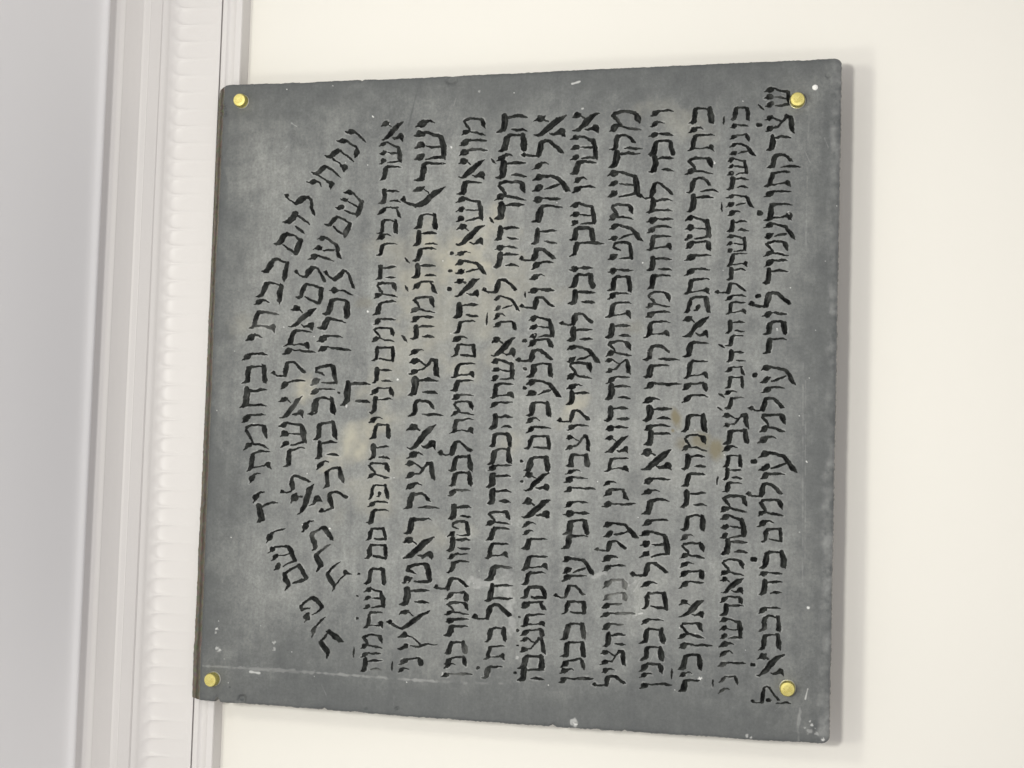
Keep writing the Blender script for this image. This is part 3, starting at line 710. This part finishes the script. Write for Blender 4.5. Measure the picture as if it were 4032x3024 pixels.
cols = np.stack([cream, brown, np.clip(white, 0, 1), grime_shade], -1).reshape(-1, 4)
TH = 0.0125
def skirt(remap):
    """three sides and the back, joined to the face's own border vertices"""
    i = np.arange(NY); j = np.arange(NXg)
    loop = np.r_[0 * NXg + j, i[1:] * NXg + NXg - 1, (NY - 1) * NXg + j[::-1][1:], i[::-1][1:] * NXg]
    loop = loop[:-1]
    n = len(loop)
    P = VERT[loop]
    cen = P.mean(0)
    k = np.arange(n)
    out = np.zeros_like(P)
    d = np.roll(P, -3, 0) - np.roll(P, 3, 0)
    nrm = np.stack([d[:, 2], 0 * d[:, 0], -d[:, 0]], -1)
    nrm /= np.linalg.norm(nrm, axis=1)[:, None] + 1e-9
    sg = np.sign(((P - cen) * nrm).sum(1)); nrm *= sg[:, None]
    r1 = P + nrm * (.0006 + .0005 * vnoise(k * 2.1, k * 0., 9, 900))[:, None]; r1[:, 1] = P[:, 1] + .0025
    r2 = P + nrm * (.0012 * vnoise(k * 2.1, k * 0., 14, 901))[:, None]; r2[:, 1] = TH
    ev = np.r_[r1, r2, [[cen[0], TH, cen[2]]]]
    e = lambda idx: -(idx + 1)
    nx_ = (k + 1) % n
    f = remap[loop]
    q1 = np.stack([f[k], f[nx_], e(nx_), e(k)], -1)
    q2 = np.stack([e(k), e(nx_), e(n + nx_), e(n + k)], -1)
    c = np.tile(np.array([[0.05, .1, .12, .7]]), (len(ev), 1))
    half = np.arange(0, n - 1, 2)
    q3 = np.stack([e(n + half), e(n + half + 1), e(n + (half + 2) % n), np.full(len(half), e(2 * n))], -1)
    return ev, np.r_[q1, q2, q3], c
slab = submesh('slab', fl < 0, MAT_SLATE, cols, skirt)

fcols = np.stack([np.clip(fade, 0, 1), 0 * fade, np.where(SD < -1, np.clip(white - .45, 0, 1) * 1.4, 0), 0 * fade], -1).reshape(-1, 4)
desc = ['outermost arched line of carved letters', 'middle arched line of carved letters', 'innermost arched line of carved letters, with one small letter below']
for li in range(len(LINES)):
    o = submesh('inscription_line', fl == li, MAT_CUT, fcols, None, False)
    if li < 3: o['label'] = desc[li]
    if li == 9: o['label'] = 'straight line of carved letters, paint worn off near its end'

# raw, split upper edge of the slate: slopes back from the face, brown
def raw_edge():
    n = NY
    P = VERT.reshape(NY, NXg, 3)[:, 0, :].copy()
    k = np.arange(n) * STEP
    wid_px = np.interp(t[:, 0], [0, .02, .08, .30, .65, 1], [14, 21, 20, 18, 24, 29])
    rows = []
    prof_ = [(0.02, 0.0004, 0), (.18, .0022, .5), (.36, .0048, 1), (.50, .0056, 1), (.62, .0066, .8), (.82, .0092, 1), (1.0, .0118, 1.0), (1.0, .0124, .3)]
    wm = wid_px * PX * 1.15
    for ri, (a, dp, nz) in enumerate(prof_):
        q = P.copy()
        j1 = vnoise(k, k * 0, 34, 910 + ri) * .6 + vnoise(k, k * 0, 9, 930 + ri) * .5
        q[:, 2] += wm * a + dp * .5 + nz * .0007 * j1
        q[:, 1] = P[:, 1] + dp + nz * .0009 * vnoise(k, k * 0, 22, 950 + ri)
        rows.append(q)
    V = np.stack(rows, 1)
    col = np.zeros((n, len(prof_), 4)); col[..., 3] = 1
    tone = np.array([.75, .35, .15, .1, .45, .62, .6, .4])
    col[..., 0] = np.clip(tone[None] + .28 * np.stack([fbm(k, k * 0 + r_ * 40, 60, 970 + r_, 4) for r_ in range(len(prof_))], 1), 0, 1)
    q = grid_quads(n, len(prof_))
    m, N, L, b = new_mat('raw_slate_edge')
    at = N.new('ShaderNodeAttribute'); at.attribute_name = 'marks'
    sep = N.new('ShaderNodeSeparateColor'); L.new(at.outputs['Color'], sep.inputs['Color'])
    r = N.new('ShaderNodeValToRGB'); L.new(sep.outputs['Red'], r.inputs['Fac'])
    r.color_ramp.elements[0].color = (.050, .040, .027, 1)
    r.color_ramp.elements[1].color = (.185, .17, .135, 1)
    tc = N.new('ShaderNodeTexCoord')
    nn = N.new('ShaderNodeTexNoise'); nn.inputs['Scale'].default_value = 180; nn.inputs['Detail'].default_value = 5
    L.new(tc.outputs['Object'], nn.inputs['Vector'])
    x = N.new('ShaderNodeMix'); x.data_type = 'RGBA'; x.blend_type = 'OVERLAY'; x.inputs['Factor'].default_value = .6
    L.new(r.outputs['Color'], x.inputs['A']); L.new(nn.outputs['Color'], x.inputs['B'])
    L.new(x.outputs['Result'], b.inputs['Base Color'])
    b.inputs['Roughness'].default_value = .85
    o = mesh_np('top_edge', V.reshape(-1, 3), q, m, plaque, False)
    add_marks(o, col.reshape(-1, 4))
    o['label'] = 'rough brown split top edge of the slate'
raw_edge()

def lathe(name, prof_, n, mat, parent, smooth=False):
    """profile of (radius, out of the wall) turned about the y axis"""
    V = []
    for r, h in prof_:
        for k in range(n):
            a = 2 * math.pi * k / n
            V.append((r * math.cos(a), -h, r * math.sin(a)))
    Q = []
    for i in range(len(prof_) - 1):
        for k in range(n):
            k2 = (k + 1) % n
            Q.append((i * n + k, i * n + k2, (i + 1) * n + k2, (i + 1) * n + k))
    o = mesh_np(name, V, Q, mat, parent, smooth)
    return o

# little white filler in an old screw hole
MAT_FILL = paint_mat('white_filler', (.80, .80, .77), .6, .04, .3, 300)
fx, fz = to_plane(3209.5, 344.0)
pl = lathe('filler_plug', [(.0001, .0009), (.0016, .0010), (.0027, .0006), (.0032, -.0008)], 22, MAT_FILL, plaque, True)
pl.location = (float(fx), 0, float(fz))
for v in pl.data.vertices:
    v.co.x *= random.uniform(.95, 1.05); v.co.z *= random.uniform(.95, 1.05)

# ---------------------------------------------------------------- four brass stand-off pins
def brass():
    m, N, L, b = new_mat('brass')
    b.inputs['Metallic'].default_value = 1.0
    tc = N.new('ShaderNodeTexCoord')
    n = N.new('ShaderNodeTexNoise'); n.inputs['Scale'].default_value = 220; n.inputs['Detail'].default_value = 5
    L.new(tc.outputs['Object'], n.inputs['Vector'])
    r = N.new('ShaderNodeValToRGB'); L.new(n.outputs['Fac'], r.inputs['Fac'])
    r.color_ramp.elements[0].position = .3; r.color_ramp.elements[0].color = (.98, .85, .27, 1)
    r.color_ramp.elements[1].position = .7; r.color_ramp.elements[1].color = (1.0, .90, .34, 1)
    L.new(r.outputs['Color'], b.inputs['Base Color'])
    mr = N.new('ShaderNodeMapRange'); mr.inputs['To Min'].default_value = .20; mr.inputs['To Max'].default_value = .36
    L.new(n.outputs['Fac'], mr.inputs['Value']); L.new(mr.outputs['Result'], b.inputs['Roughness'])
    return m
MAT_BRASS = brass()
def steel():
    m, N, L, b = new_mat('steel')
    tc = N.new('ShaderNodeTexCoord')
    n = N.new('ShaderNodeTexNoise'); n.inputs['Scale'].default_value = 90
    L.new(tc.outputs['Object'], n.inputs['Vector'])
    mr = N.new('ShaderNodeMapRange'); mr.inputs['To Min'].default_value = .25; mr.inputs['To Max'].default_value = .45
    L.new(n.outputs['Fac'], mr.inputs['Value']); L.new(mr.outputs['Result'], b.inputs['Roughness'])
    b.inputs['Metallic'].default_value = 1; b.inputs['Base Color'].default_value = (.6, .6, .58, 1)
    return m
MAT_STEEL = steel()

PINS = [
    (954, 400, 'brass stand-off pin at the chipped corner of the slate next to the fluted cornice', (2.5, -3)),
    (842, 2673, 'brass stand-off pin near the dark edge chip, on the cornice side of the slate', (-2, -2)),
    (3140, 398, 'brass stand-off pin covering part of a carved letter beside the small white plug', (2, -3)),
    (3101, 2708, 'brass stand-off pin between the last two carved words and the scraped corner', (1, -1)),
]
for k, (px, py, lab, tilt) in enumerate(PINS):
    x, z = to_plane(float(px), float(py))
    root = empty('standoff_pin', (float(x), 0, float(z) + Z0))
    tag(root, lab, 'pin', 'brass pins at the slate corners')
    R_ = .0079
    wsh = lathe('washer', [(R_ + .0006, -.0006), (R_ + .0006, .0006), (R_ + .0002, .0011), (R_ - .002, .0011)], 40, MAT_STEEL, root)
    cap = lathe('cap', [(R_ - .0004, .0009), (R_, .0014), (R_, .0062), (R_ - .0002, .0068), (.0069, .0092), (.0065, .0096), (.0040, .0097), (.0001, .00972)], 48, MAT_BRASS, root)
    cap.rotation_euler = (math.radians(tilt[0]), 0, math.radians(tilt[1]))
    brl = lathe('barrel', [(.0050, -TH + .0004), (.0072, -TH), (.0072, -WALL_Y + .002), (.0085, -WALL_Y + .0015), (.0085, -WALL_Y)], 32, MAT_BRASS, root)
    for o_ in (cap, wsh, brl):
        pass
